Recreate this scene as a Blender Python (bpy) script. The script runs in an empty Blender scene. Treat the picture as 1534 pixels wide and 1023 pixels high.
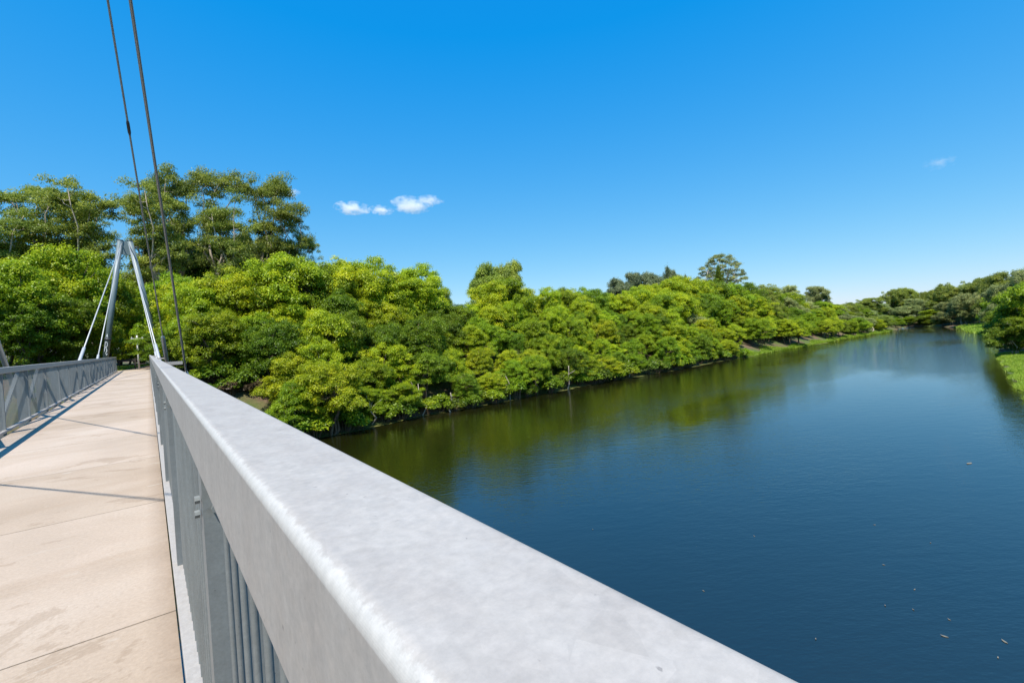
import bpy, math, random
import numpy as np
from mathutils import Vector, Matrix

C = bpy.context.scene.collection
sc = bpy.context.scene
PI = math.pi
R = math.radians

# ------------------------------------------------------------------ camera
# world: +Y runs along the bridge, +X to the right over the river, z = 0 deck level, water at -7
F, PX, PY = 682.0, 767.0, 511.5
ROLL = 0.056
EYE = np.array([0.0, 0.0, 1.5])
vp = np.array([222 - PX, -(530 - PY), -F])
u = np.array([-math.sin(ROLL), math.cos(ROLL), 0.0])
u[2] = -(u[0] * vp[0] + u[1] * vp[1]) / vp[2]
u /= np.linalg.norm(u)
b = vp / np.linalg.norm(vp)
r = np.cross(b, u)
M3 = np.array([r, b, u])                      # world = M3 @ cam


def ray(px, py):
    return M3 @ np.array([px - PX, -(py - PY), -F])


def at_y(px, py, Y):
    d = ray(px, py)
    return EYE + d * (Y / d[1])


def at_x(px, py, X):
    d = ray(px, py)
    return EYE + d * (X / d[0])


def at_z(px, py, z):
    d = ray(px, py)
    return EYE + d * ((z - EYE[2]) / d[2])


def project(p):
    c = M3.T @ (np.asarray(p, float) - EYE)
    return PX - F * c[0] / c[2], PY + F * c[1] / c[2], -c[2]


cam = bpy.data.cameras.new('camera')
cam.sensor_width = 36.0
cam.lens = F / 1534 * 36.0
cam.clip_start = 0.05
cam.clip_end = 6000
camo = bpy.data.objects.new('camera', cam)
C.objects.link(camo)
m4 = Matrix.Identity(4)
for i in range(3):
    for j in range(3):
        m4[i][j] = M3[i][j]
    m4[i][3] = EYE[i]
camo.matrix_world = m4
sc.camera = camo

# ------------------------------------------------------------------ light, sky
SUN = Vector((-0.36, -0.37, 1.0)).normalized()
sun_el = math.asin(SUN.z)
sun_rot = math.atan2(SUN.x, SUN.y)
w = bpy.data.worlds.new("World")
sc.world = w
w.use_nodes = True
nt = w.node_tree
for n in list(nt.nodes):
    nt.nodes.remove(n)
sky = nt.nodes.new('ShaderNodeTexSky')
sky.sky_type = 'NISHITA'
sky.sun_disc = False
sky.sun_elevation = sun_el
sky.sun_rotation = sun_rot
sky.altitude = 300
sky.air_density = 1.0
sky.dust_density = 0.2
sky.ozone_density = 2.0
sep = nt.nodes.new('ShaderNodeSeparateColor')
comb = nt.nodes.new('ShaderNodeCombineColor')
nt.links.new(sky.outputs[0], sep.inputs[0])


def wmath(op, a, c, clamp=False):
    nd = nt.nodes.new('ShaderNodeMath')
    nd.operation = op
    nt.links.new(a, nd.inputs[0])
    nd.inputs[1].default_value = c
    return nd.outputs[0]


# the deep, polarised blue of the photograph's sky: a tone curve on each channel of the sky's own light
red = wmath('MAXIMUM', wmath('MULTIPLY', wmath('SUBTRACT', sep.outputs[0], 0.90), 1.12), 0.05)
grn = wmath('MULTIPLY', wmath('POWER', sep.outputs[1], 0.66), 2.25)
blu = wmath('MULTIPLY', wmath('POWER', sep.outputs[2], 0.215), 6.6)
for q, ch in enumerate((red, grn, blu)):
    nt.links.new(ch, comb.inputs[q])
bg = nt.nodes.new('ShaderNodeBackground')
bg.inputs['Strength'].default_value = 0.066
wo = nt.nodes.new('ShaderNodeOutputWorld')
nt.links.new(comb.outputs[0], bg.inputs['Color'])
nt.links.new(bg.outputs[0], wo.inputs['Surface'])

sl = bpy.data.lights.new('sun', 'SUN')
sl.energy = 4.9
sl.angle = R(0.53)
sl.color = (1.0, 0.93, 0.82)
so = bpy.data.objects.new('sun', sl)
C.objects.link(so)
so.rotation_euler = (-SUN).to_track_quat('-Z', 'Y').to_euler()

sc.view_settings.view_transform = 'Standard'
sc.view_settings.look = 'None'
sc.view_settings.exposure = 0.6
sc.view_settings.gamma = 1.0
sc.view_settings.use_curve_mapping = False
sc.render.engine = 'CYCLES'
sc.cycles.max_bounces = 8
sc.cycles.diffuse_bounces = 5
sc.cycles.glossy_bounces = 3
sc.cycles.transmission_bounces = 3
sc.cycles.volume_bounces = 8
sc.cycles.caustics_reflective = False
sc.cycles.caustics_refractive = False
sc.cycles.use_denoising = True


# ------------------------------------------------------------------ helpers
def tag(o, label=None, cat=None, group=None, kind=None):
    if label:
        o['label'] = label
    if cat:
        o['category'] = cat
    if group:
        o['group'] = group
    if kind:
        o['kind'] = kind
    return o


def empty(name, loc=(0, 0, 0), rz=0.0):
    o = bpy.data.objects.new(name, None)
    o.empty_display_size = 0.3
    C.objects.link(o)
    o.location = loc
    o.rotation_euler = (0, 0, rz)
    return o


class MB:
    def __init__(s):
        s.v = []
        s.f = []

    def quadbox(s, P):
        n = len(s.v)
        s.v += [tuple(p) for p in P]
        for f in ((0, 3, 2, 1), (4, 5, 6, 7), (0, 1, 5, 4), (1, 2, 6, 5), (2, 3, 7, 6), (3, 0, 4, 7)):
            s.f.append([n + i for i in f])

    def box(s, x0, x1, y0, y1, z0, z1):
        s.quadbox([(x0, y0, z0), (x1, y0, z0), (x1, y1, z0), (x0, y1, z0),
                   (x0, y0, z1), (x1, y0, z1), (x1, y1, z1), (x0, y1, z1)])

    def bar(s, a, c, wx, wz, up=(0, 0, 1)):
        """rectangular bar from a to c, width wx sideways, wz in the 'up' sense"""
        a = Vector(a); c = Vector(c)
        d = (c - a).normalized()
        sx = d.cross(Vector(up))
        if sx.length < 1e-4:
            sx = Vector((1, 0, 0))
        sx.normalize()
        sz = sx.cross(d).normalized()
        sx *= wx / 2; sz *= wz / 2
        s.quadbox([a - sx - sz, a + sx - sz, c + sx - sz, c - sx - sz,
                   a - sx + sz, a + sx + sz, c + sx + sz, c - sx + sz])

    def tube(s, pts, rad, n=10, caps=True):
        pts = [Vector(p) for p in pts]
        if not hasattr(rad, '__len__'):
            rad = [rad] * len(pts)
        base = len(s.v)
        px = None
        for i, p in enumerate(pts):
            d = (pts[min(i + 1, len(pts) - 1)] - pts[max(i - 1, 0)]).normalized()
            if px is None:
                px = d.orthogonal().normalized()
            else:
                px = (px - d * px.dot(d)).normalized()
            py = d.cross(px)
            for k in range(n):
                a = 2 * PI * k / n
                s.v.append(tuple(p + (px * math.cos(a) + py * math.sin(a)) * rad[i]))
        for i in range(len(pts) - 1):
            for k in range(n):
                q = base + i * n
                s.f.append([q + k, q + (k + 1) % n, q + n + (k + 1) % n, q + n + k])
        if caps:
            s.f.append([base + k for k in range(n)][::-1])
            s.f.append([base + (len(pts) - 1) * n + k for k in range(n)])

    def profile_y(s, prof, ys):
        """closed XZ profile swept along Y"""
        n = len(prof)
        base = len(s.v)
        for y in ys:
            s.v += [(x, y, z) for x, z in prof]
        for i in range(len(ys) - 1):
            for k in range(n):
                q = base + i * n
                s.f.append([q + k, q + (k + 1) % n, q + n + (k + 1) % n, q + n + k])
        s.f.append([base + k for k in range(n)][::-1])
        s.f.append([base + (len(ys) - 1) * n + k for k in range(n)])

    def build(s, name, mat, parent=None, smooth=False):
        me = bpy.data.meshes.new(name)
        me.from_pydata(s.v, [], s.f)
        me.update()
        import bmesh
        bm = bmesh.new()
        bm.from_mesh(me)
        bmesh.ops.recalc_face_normals(bm, faces=bm.faces)
        bm.to_mesh(me)
        bm.free()
        if smooth:
            for p in me.polygons:
                p.use_smooth = len(p.vertices) == 4
        o = bpy.data.objects.new(name, me)
        C.objects.link(o)
        if mat:
            me.materials.append(mat)
        if parent:
            o.parent = parent
        return o


def rrect(x0, x1, z0, z1, rad, n=4):
    P = []
    for cx, cz, a0 in ((x1 - rad, z0 + rad, -90), (x1 - rad, z1 - rad, 0), (x0 + rad, z1 - rad, 90), (x0 + rad, z0 + rad, 180)):
        for k in range(n + 1):
            a = R(a0 + 90 * k / n)
            P.append((cx + rad * math.cos(a), cz + rad * math.sin(a)))
    return P


class NT:
    """small node-building helper for materials"""
    def __init__(s, name):
        s.m = bpy.data.materials.new(name)
        s.m.use_nodes = True
        s.t = s.m.node_tree
        s.p = s.t.nodes['Principled BSDF']
        s.o = s.t.nodes['Material Output']

    def n(s, typ, **kw):
        nd = s.t.nodes.new(typ)
        for k, v in kw.items():
            if hasattr(nd, k):
                setattr(nd, k, v)
            else:
                nd.inputs[k].default_value = v
        return nd

    def l(s, a, c):
        s.t.links.new(a, c)

    def noise(s, scale, detail=4, rough=0.55, vec=None, dist=0.0):
        nd = s.n('ShaderNodeTexNoise')
        nd.inputs['Scale'].default_value = scale
        nd.inputs['Detail'].default_value = detail
        nd.inputs['Roughness'].default_value = rough
        nd.inputs['Distortion'].default_value = dist
        if vec:
            s.l(vec, nd.inputs['Vector'])
        return nd

    def ramp(s, fac, stops):
        nd = s.n('ShaderNodeValToRGB')
        cr = nd.color_ramp
        while len(cr.elements) < len(stops):
            cr.elements.new(0.5)
        for e, (p, c) in zip(cr.elements, stops):
            e.position = p
            e.color = (*c, 1) if len(c) == 3 else c
        s.l(fac, nd.inputs['Fac'])
        return nd

    def mix(s, fac, a, c, blend='MIX'):
        nd = s.n('ShaderNodeMix')
        nd.data_type = 'RGBA'
        nd.blend_type = blend
        for sock, val in ((nd.inputs['Factor'], fac), (nd.inputs['A'], a), (nd.inputs['B'], c)):
            pass
        ins = [i for i in nd.inputs if i.enabled]
        for sock, val in zip(ins, (fac, a, c)):
            if hasattr(val, 'is_linked') or hasattr(val, 'links'):
                s.l(val, sock)
            elif hasattr(val, '__len__'):
                sock.default_value = (*val, 1) if len(val) == 3 else val
            else:
                sock.default_value = val
        return [o for o in nd.outputs if o.enabled][0]

    def math(s, op, a, c=0.0):
        nd = s.n('ShaderNodeMath')
        nd.operation = op
        for sock, val in zip(nd.inputs, (a, c)):
            if hasattr(val, 'links'):
                s.l(val, sock)
            else:
                sock.default_value = val
        return nd.outputs[0]

    def bump(s, h, strength=0.3, dist=0.02):
        nd = s.n('ShaderNodeBump')
        nd.inputs['Strength'].default_value = strength
        nd.inputs['Distance'].default_value = dist
        s.l(h, nd.inputs['Height'])
        s.l(nd.outputs[0], s.p.inputs['Normal'])
        return nd

    def coord(s, which='Object'):
        return s.n('ShaderNodeTexCoord').outputs[which]

    def mapping(s, vec, scale=(1, 1, 1), loc=(0, 0, 0), rot=(0, 0, 0)):
        nd = s.n('ShaderNodeMapping')
        nd.inputs['Scale'].default_value = scale
        nd.inputs['Location'].default_value = loc
        nd.inputs['Rotation'].default_value = rot
        s.l(vec, nd.inputs['Vector'])
        return nd.outputs[0]


# ------------------------------------------------------------------ materials
def mat_galv(name, base, var=0.12, metallic=0.25, rough=0.5, seed=0.0, streak=True, wear=True, edge=False):
    t = NT(name)
    co = t.coord()
    lo = t.mapping(co, loc=(seed, seed * 2, seed))
    big = t.noise(2.2, 5, 0.6, lo)
    spang = t.n('ShaderNodeTexVoronoi')
    spang.inputs['Scale'].default_value = 55
    t.l(lo, spang.inputs['Vector'])
    fine = t.noise(60, 6, 0.7, lo)
    st = t.noise(1.0, 4, 0.6, t.mapping(co, scale=(30, 14, 1.2)))
    k = [b_ * (1 - var) for b_ in base]
    h = [min(1, b_ * (1 + var)) for b_ in base]
    col = t.ramp(big.outputs['Fac'], [(0.3, k), (0.7, h)]).outputs[0]
    sp = t.ramp(spang.outputs['Color'], [(0, (.93, .93, .93)), (1, (1.06, 1.06, 1.06))]).outputs[0]
    col = t.mix(0.8, col, sp, 'MULTIPLY')
    if streak:
        sk = t.ramp(st.outputs['Fac'], [(0.35, (.92, .905, .90)), (0.6, (1.02, 1.02, 1.02))]).outputs[0]
        col = t.mix(0.8, col, sk, 'MULTIPLY')
    if wear:
        dk = t.noise(9, 8, 0.75, lo)
        ds = t.ramp(dk.outputs['Fac'], [(0.27, (.90, .90, .91)), (0.36, (1, 1, 1))]).outputs[0]
        col = t.mix(0.7, col, ds, 'MULTIPLY')
        pt = t.noise(115, 3, 0.5, lo)
        ps = t.ramp(pt.outputs['Fac'], [(0.255, (.62, .62, .63)), (0.285, (1, 1, 1))]).outputs[0]
        col = t.mix(1.0, col, ps, 'MULTIPLY')
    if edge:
        # rubbed zinc plus a sunlit edge highlight painted in along the inner top arris
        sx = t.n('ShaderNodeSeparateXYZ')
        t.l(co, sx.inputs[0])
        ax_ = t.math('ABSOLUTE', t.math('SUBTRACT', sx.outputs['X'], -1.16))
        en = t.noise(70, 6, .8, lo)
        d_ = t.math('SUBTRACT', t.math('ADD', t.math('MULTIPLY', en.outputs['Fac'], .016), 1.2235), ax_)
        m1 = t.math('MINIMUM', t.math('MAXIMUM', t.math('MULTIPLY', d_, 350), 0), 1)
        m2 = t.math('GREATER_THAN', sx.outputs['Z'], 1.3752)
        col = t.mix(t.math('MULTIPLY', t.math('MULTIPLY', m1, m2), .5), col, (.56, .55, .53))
    gr = t.noise(150, 5, .75, lo)
    gs = t.ramp(gr.outputs['Fac'], [(.3, (.855, .86, .86)), (.7, (1.09, 1.09, 1.085))]).outputs[0]
    col = t.mix(0.9, col, gs, 'MULTIPLY')
    t.l(col, t.p.inputs['Base Color'])
    t.p.inputs['Metallic'].default_value = metallic
    rr = t.ramp(fine.outputs['Fac'], [(0.3, (rough - .08,) * 3), (0.7, (rough + .12,) * 3)])
    t.l(rr.outputs[0], t.p.inputs['Roughness'])
    t.bump(fine.outputs['Fac'], 0.12, 0.002)
    return t.m


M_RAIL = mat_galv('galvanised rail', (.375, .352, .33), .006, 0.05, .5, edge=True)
M_STEEL = mat_galv('galvanised bars', (.21, .23, .235), .12, 0.3, .5, 3.1)
M_TOWER = mat_galv('tower steel', (.135, .18, .20), .10, 0.1, .45, 7.7, streak=True)
M_CABLE = mat_galv('cable steel', (.37, .40, .42), .08, 0.5, .4, 1.3, False, False)
M_WHITECABLE = mat_galv('pale cable sheath', (.42, .43, .44), .05, 0.1, .4, 2.3, False, False)
M_DARKSTEEL = mat_galv('dark steel', (.05, .055, .065), .1, 0.2, .5, 4.4, False, False)


def mat_concrete():
    t = NT('weathered deck concrete')
    co = t.coord()
    big = t.noise(0.55, 5, 0.6, t.mapping(co, scale=(.9, 1.0, 1)), 0.6)
    band = t.noise(0.8, 4, 0.6, t.mapping(co, scale=(.35, 1.3, 1), rot=(0, 0, .12)), .5)
    fine = t.noise(45, 8, 0.75, co)
    spec = t.noise(160, 3, 0.6, co)
    col = t.ramp(big.outputs['Fac'], [(0.3, (.365, .297, .236)), (0.5, (.415, .338, .272)), (0.72, (.455, .385, .322))]).outputs[0]
    bs = t.ramp(band.outputs['Fac'], [(0.33, (.90, .87, .83)), (0.48, (1, 1, 1)), (0.7, (1.04, 1.04, 1.05))]).outputs[0]
    col = t.mix(0.85, col, bs, 'MULTIPLY')
    fs = t.ramp(fine.outputs['Fac'], [(0.3, (.78, .77, .75)), (0.7, (1.10, 1.10, 1.10))]).outputs[0]
    col = t.mix(0.8, col, fs, 'MULTIPLY')
    pk = t.ramp(spec.outputs['Fac'], [(0.26, (.5, .46, .42)), (0.31, (1, 1, 1))]).outputs[0]
    col = t.mix(0.6, col, pk, 'MULTIPLY')
    sy = t.n('ShaderNodeSeparateXYZ')
    t.l(co, sy.inputs[0])
    slab = t.math('FLOOR', t.math('DIVIDE', t.math('SUBTRACT', sy.outputs['Y'], 3.33), 2.56))
    wn = t.n('ShaderNodeTexWhiteNoise')
    wn.noise_dimensions = '1D'
    t.l(slab, wn.inputs['W'])
    tone = t.ramp(wn.outputs['Value'], [(0, (.88, .85, .80)), (1, (1.03, 1.03, 1.04))]).outputs[0]
    col = t.mix(0.8, col, tone, 'MULTIPLY')
    ring = t.noise(1.1, 7, .72, t.mapping(co, loc=(7, 1, 0), scale=(.8, 1.1, 1)), .5)
    rs_ = t.ramp(ring.outputs['Fac'], [(0.40, (.80, .77, .73)), (0.425, (1, 1, 1)), (0.58, (1, 1, 1)), (0.60, (1.05, 1.05, 1.06))]).outputs[0]
    col = t.mix(0.75, col, rs_, 'MULTIPLY')
    dirt = t.noise(14, 8, .8, t.mapping(co, loc=(3, 3, 0)))
    dm = t.ramp(dirt.outputs['Fac'], [(0.30, (.62, .59, .55)), (0.40, (1, 1, 1))]).outputs[0]
    col = t.mix(0.6, col, dm, 'MULTIPLY')
    # grime gathers along the right hand deck edge
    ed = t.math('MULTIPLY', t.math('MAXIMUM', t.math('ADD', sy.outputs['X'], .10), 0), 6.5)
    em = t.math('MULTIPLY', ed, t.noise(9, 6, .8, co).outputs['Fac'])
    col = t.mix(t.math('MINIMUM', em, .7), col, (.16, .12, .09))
    # pale scuffs
    sc_ = t.noise(2.2, 3, 0.5, t.mapping(co, scale=(1.0, 2.4, 1), loc=(4, 2, 0)), 0.4)
    sm = t.ramp(sc_.outputs['Fac'], [(0.66, (0, 0, 0)), (0.74, (1, 1, 1))]).outputs[0]
    f2 = t.math('MULTIPLY', sm, 0.4)
    col = t.mix(f2, col, (.44, .40, .35))
    t.l(col, t.p.inputs['Base Color'])
    t.p.inputs['Roughness'].default_value = 0.85
    t.bump(fine.outputs['Fac'], 0.35, 0.006)
    return t.m


M_CONC = mat_concrete()


def mat_plain(name, col, rough=0.8, var=0.15, scale=8.0, metallic=0.0, bump=0.2):
    t = NT(name)
    n_ = t.noise(scale, 6, 0.65, t.coord())
    k = [c * (1 - var) for c in col]
    h = [c * (1 + var) for c in col]
    t.l(t.ramp(n_.outputs['Fac'], [(0.3, k), (0.7, h)]).outputs[0], t.p.inputs['Base Color'])
    t.p.inputs['Roughness'].default_value = rough
    t.p.inputs['Metallic'].default_value = metallic
    t.bump(n_.outputs['Fac'], bump, 0.02)
    return t.m


M_PATH = mat_plain('brown gravel path', (.24, .17, .12), .9, .25, 5)
M_FENCE = mat_plain('dark timber', (.045, .04, .038), .8, .3, 12)
M_POLE = mat_plain('pale painted pole', (.55, .56, .57), .6, .08, 12)
M_GRAFFITI = mat_plain('white spray paint', (.66, .68, .72), .6, .08, 20)


def mat_ground():
    t = NT('bank soil and grass')
    co = t.coord()
    a = t.noise(0.12, 6, 0.6, co)
    f = t.noise(2.5, 8, 0.7, co)
    g = t.noise(18, 6, 0.7, co)
    dirt = t.ramp(f.outputs['Fac'], [(0.3, (.055, .035, .02)), (0.55, (.13, .085, .052)), (0.75, (.21, .145, .09))]).outputs[0]
    grass = t.ramp(g.outputs['Fac'], [(0.3, (.035, .055, .01)), (0.7, (.10, .14, .025))]).outputs[0]
    mk = t.ramp(a.outputs['Fac'], [(0.43, (0, 0, 0)), (0.55, (1, 1, 1))]).outputs[0]
    col = t.mix(mk, dirt, grass)
    t.l(col, t.p.inputs['Base Color'])
    t.p.inputs['Roughness'].default_value = 0.95
    t.bump(g.outputs['Fac'], 0.6, 0.08)
    return t.m


M_GROUND = mat_ground()


def mat_water():
    t = NT('river water')
    co = t.coord()
    mp = t.n('ShaderNodeMapping')
    mp.vector_type = 'TEXTURE'
    mp.inputs['Rotation'].default_value = (0, 0, R(-34))
    mp.inputs['Scale'].default_value = (1.9, .75, 1)
    t.l(co, mp.inputs['Vector'])
    wv = mp.outputs[0]
    # long gentle waves plus fine wind ripple, the ripple strength varies in calm and breezy patches
    w1 = t.noise(1.0, 3, 0.5, wv)
    w2 = t.noise(3.5, 3, 0.55, wv)
    w3 = t.noise(10.0, 2, 0.5, wv)
    patch = t.noise(0.03, 3, 0.5, t.mapping(co, scale=(.5, 2.2, 1)), 0.6)
    pm = t.ramp(patch.outputs['Fac'], [(0.38, (.18, .18, .18)), (0.62, (1, 1, 1))]).outputs[0]
    fine = t.math('ADD', t.math('MULTIPLY', w2.outputs['Fac'], 0.017), t.math('MULTIPLY', w3.outputs['Fac'], 0.0060))
    # the open far reach is ruffled by the breeze, broken by calm lanes
    xx = t.n('ShaderNodeSeparateXYZ')
    t.l(co, xx.inputs[0])
    reach = t.n('ShaderNodeMapRange')
    reach.inputs['From Min'].default_value = 70
    reach.inputs['From Max'].default_value = 150
    reach.inputs['To Min'].default_value = 1.0
    reach.inputs['To Max'].default_value = 2.0
    t.l(xx.outputs['X'], reach.inputs['Value'])
    lanes = t.noise(0.05, 3, .5, t.mapping(co, scale=(.35, 1.0, 1), loc=(3, 8, 0)))
    lm = t.ramp(lanes.outputs['Fac'], [(.36, (.08, .08, .08)), (.5, (1, 1, 1))]).outputs[0]
    amp = t.math('MAXIMUM', t.math('MULTIPLY', reach.outputs[0], lm), pm)
    h = t.math('ADD', t.math('MULTIPLY', w1.outputs['Fac'], 0.009), t.math('MULTIPLY', fine, amp))
    bp = t.n('ShaderNodeBump')
    bp.inputs['Strength'].default_value = 1.0
    bp.inputs['Distance'].default_value = 1.0
    t.l(h, bp.inputs['Height'])
    t.l(bp.outputs[0], t.p.inputs['Normal'])
    mur = t.noise(0.06, 4, 0.6, co)
    t.l(t.ramp(mur.outputs['Fac'], [(0.3, (.0075, .009, .0018)), (0.7, (.011, .012, .0022))]).outputs[0], t.p.inputs['Base Color'])
    t.p.inputs['Roughness'].default_value = 0.025
    t.p.inputs['IOR'].default_value = 2.05
    return t.m


M_WATER = mat_water()


def mat_leaf(name, dark, mid, light, trans=0.43, vary=0.11, rough=0.45):
    """leaf colour runs over the leaf's own random tint; each tree also leans a little in hue"""
    t = NT(name)
    at = t.n('ShaderNodeAttribute')
    at.attribute_name = 'tint'
    oi = t.n('ShaderNodeObjectInfo')
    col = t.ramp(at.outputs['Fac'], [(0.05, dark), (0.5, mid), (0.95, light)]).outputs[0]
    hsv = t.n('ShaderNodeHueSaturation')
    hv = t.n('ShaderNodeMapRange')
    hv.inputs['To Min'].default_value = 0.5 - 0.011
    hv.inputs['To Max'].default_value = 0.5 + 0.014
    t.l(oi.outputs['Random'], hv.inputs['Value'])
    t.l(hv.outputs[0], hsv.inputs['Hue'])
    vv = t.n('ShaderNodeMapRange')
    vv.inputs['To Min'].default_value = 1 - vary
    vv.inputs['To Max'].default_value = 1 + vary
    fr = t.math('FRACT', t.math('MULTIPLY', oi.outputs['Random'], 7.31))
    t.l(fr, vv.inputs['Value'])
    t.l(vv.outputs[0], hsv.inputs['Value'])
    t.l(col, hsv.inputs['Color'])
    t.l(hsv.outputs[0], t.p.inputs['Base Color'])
    t.p.inputs['Roughness'].default_value = rough
    t.p.inputs['Specular IOR Level'].default_value = 0.35
    tr = t.n('ShaderNodeBsdfTranslucent')
    t.l(hsv.outputs[0], tr.inputs['Color'])
    mx = t.n('ShaderNodeMixShader')
    mx.inputs['Fac'].default_value = trans
    t.l(t.p.outputs[0], mx.inputs[1])
    t.l(tr.outputs[0], mx.inputs[2])
    t.l(mx.outputs[0], t.o.inputs['Surface'])
    return t.m


L_YEL = mat_leaf('yellow green leaves', (0.150, 0.234, 0.011), (0.358, 0.470, 0.017), (0.597, 0.626, 0.019))
L_MID = mat_leaf('mid green leaves', (0.098, 0.179, 0.009), (0.247, 0.362, 0.013), (0.430, 0.510, 0.020))
L_DRK = mat_leaf('deep green leaves', (0.071, 0.128, 0.007), (0.157, 0.249, 0.013), (0.298, 0.386, 0.022), vary=.2)
L_EUC = mat_leaf('eucalypt leaves', (0.102, 0.154, 0.024), (0.225, 0.288, 0.043), (0.396, 0.443, 0.062), vary=.2)
L_GRY = mat_leaf('grey green leaves', (0.138, 0.187, 0.061), (0.297, 0.352, 0.121), (0.484, 0.517, 0.198), vary=.2)
L_OAK = mat_leaf('she oak needles', (0.090, 0.124, 0.063), (0.170, 0.227, 0.113), (0.317, 0.340, 0.159), vary=.12)
L_PAL = mat_leaf('pale seeding leaves', (0.145, 0.145, 0.047), (0.290, 0.284, 0.106), (0.436, 0.396, 0.172), vary=.1)
L_RED = mat_leaf('reddish tipped leaves', (0.091, 0.098, 0.026), (0.208, 0.182, 0.058), (0.351, 0.221, 0.104), vary=.1)
L_GRASS = mat_leaf('bank grass blades', (0.155, 0.259, 0.026), (0.296, 0.416, 0.035), (0.468, 0.536, 0.051), vary=.05, trans=.35)
M_WEED = mat_plain('floating weed', (.13, .135, .03), .8, .4, 3)
M_BARK = mat_plain('dark bark', (.085, .065, .05), .9, .35, 6)
M_BARKPALE = mat_plain('pale bark', (.40, .34, .28), .8, .25, 3)
M_BARKBROWN = mat_plain('brown bark', (.17, .115, .075), .9, .3, 5)
M_DRY = mat_leaf('dry leaf litter', (.07, .05, .03), (.15, .10, .06), (.26, .18, .10), vary=.1)
M_FLECK = mat_plain('pale fallen leaf', (.15, .14, .11), .7, .2, 20)

# ------------------------------------------------------------------ river shape
BL = np.array([(-400, 30), (-200, 38), (-30, 41.5), (0, 42.0), (11, 43.2), (20, 45.3), (35, 45.8), (56, 47.6), (79, 47.9), (95, 49.4), (112, 48.9), (130, 50.4),
               (145, 49.9), (190, 52.5), (253, 53), (300, 57), (330, 66), (900, 120)], float)
BR = np.array([(-400, -40), (-200, -25), (0, -22), (30, -12), (45, -4), (54, 1.2), (60, 3.3), (73, 5.1), (92, 7.0), (110, 9.2), (150, 12), (192, 17.1),
               (228, 25.2), (277, 32.6), (313, 46.6), (322, 70), (900, 300)], float)
yl = lambda x: np.interp(x, BL[:, 0], BL[:, 1])
yr = lambda x: np.interp(x, BR[:, 0], BR[:, 1])
WZ = -7.0


def ground_z(x, y):
    x = np.asarray(x, float); y = np.asarray(y, float)
    dl = y - yl(x)
    dr = yr(x) - y
    hl = np.interp(dl, [-8, 0, 2, 6, 12, 15, 40, 400], [-9.5, -7.08, -6.2, -4.4, -0.9, -0.25, 0.0, 6.0])
    hr = np.interp(dr, [-8, 0, 2, 10, 18, 40, 400], [-9.5, -7.08, -6.75, -6.1, -4.5, -3.0, 5.0])
    h = np.maximum(hl, hr)
    h = h + 0.12 * np.sin(x * .9 + 1.3 * np.sin(y * .5)) * np.clip(np.maximum(dl, dr), 0, 1) * .8
    # level pad and ramp under the bridge landing
    k = np.clip((y - 52) / 4, 0, 1) * np.clip((6 - np.abs(x + 1.2)) / 3, 0, 1)
    h = h * (1 - k) + (-0.32) * k
    return h


def gz(x, y):
    return float(ground_z(x, y))


def grid_mesh(name, xs, ys, zf, mat):
    X, Y = np.meshgrid(xs, ys)
    Z = zf(X, Y)
    v = np.stack([X, Y, Z], -1).reshape(-1, 3)
    nx, ny = len(xs), len(ys)
    idx = np.arange(nx * ny).reshape(ny, nx)
    q = np.stack([idx[:-1, :-1], idx[:-1, 1:], idx[1:, 1:], idx[1:, :-1]], -1).reshape(-1, 4)
    me = bpy.data.meshes.new(name)
    me.from_pydata(v.tolist(), [], q.tolist())
    me.update()
    for p in me.polygons:
        p.use_smooth = True
    me.materials.append(mat)
    o = bpy.data.objects.new(name, me)
    C.objects.link(o)
    return o


gx = np.concatenate([np.linspace(-2500, -120, 14), np.linspace(-110, 350, 461), np.linspace(370, 3000, 22)])
gy = np.concatenate([np.linspace(-2500, -80, 14), np.linspace(-70, 0, 24), np.linspace(1, 80, 238), np.linspace(84, 140, 15), np.linspace(170, 3000, 20)])
tag(grid_mesh('ground', gx, gy, ground_z, M_GROUND), kind='structure')
wm = MB()
wm.v = [(-900, -300, WZ), (900, -300, WZ), (900, 300, WZ), (-900, 300, WZ)]
wm.f = [[0, 1, 2, 3]]
tag(wm.build('water', M_WATER), kind='structure')

# ------------------------------------------------------------------ footbridge
DX0, DX1 = -2.36, 0.044         # deck edges
PC = 2.56                       # post and joint spacing
CX = -1.16                      # bridge centre line
Y0, Y1 = -8.99, 57.57           # span built
TOPZ = 1.385
bridge = tag(empty('footbridge', (CX, 25, -0.5)),
             'cable stayed concrete footbridge with galvanised steel sides and pointed steel frames', 'bridge')
binv = Matrix.Translation((-CX, -25, 0.5))


def bpart(o, parent):
    o.parent = parent
    return o


def under(o, parent):
    """parent while the coordinates stay in world space"""
    o.parent = parent
    o.matrix_parent_inverse = parent_world(parent).inverted()
    return o


def parent_world(p):
    mt = Matrix.LocRotScale(p.location, p.rotation_euler, p.scale)
    if p.parent:
        return parent_world(p.parent) @ p.matrix_parent_inverse @ mt
    return mt


# deck: one cast slab per bay, narrow open joints between
d = MB()
ys = [3.33 + PC * k for k in range(-5, 22)]
for k in range(len(ys) - 1):
    d.box(DX0, DX1, ys[k] + .006, ys[k + 1] - .006, -.16, 0)
d.box(DX0 + .1, DX1 - .1, ys[0], ys[-1], -.5, -.164)
deck = under(d.build('deck', M_CONC), bridge)
# landing slab
d = MB()
d.box(DX0 - .2, DX1 + .2, ys[-1] + .02, ys[-1] + 3.0, -.3, -.012)
under(d.build('abutment', M_CONC), bridge)

rnd = random.Random(5)


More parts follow.
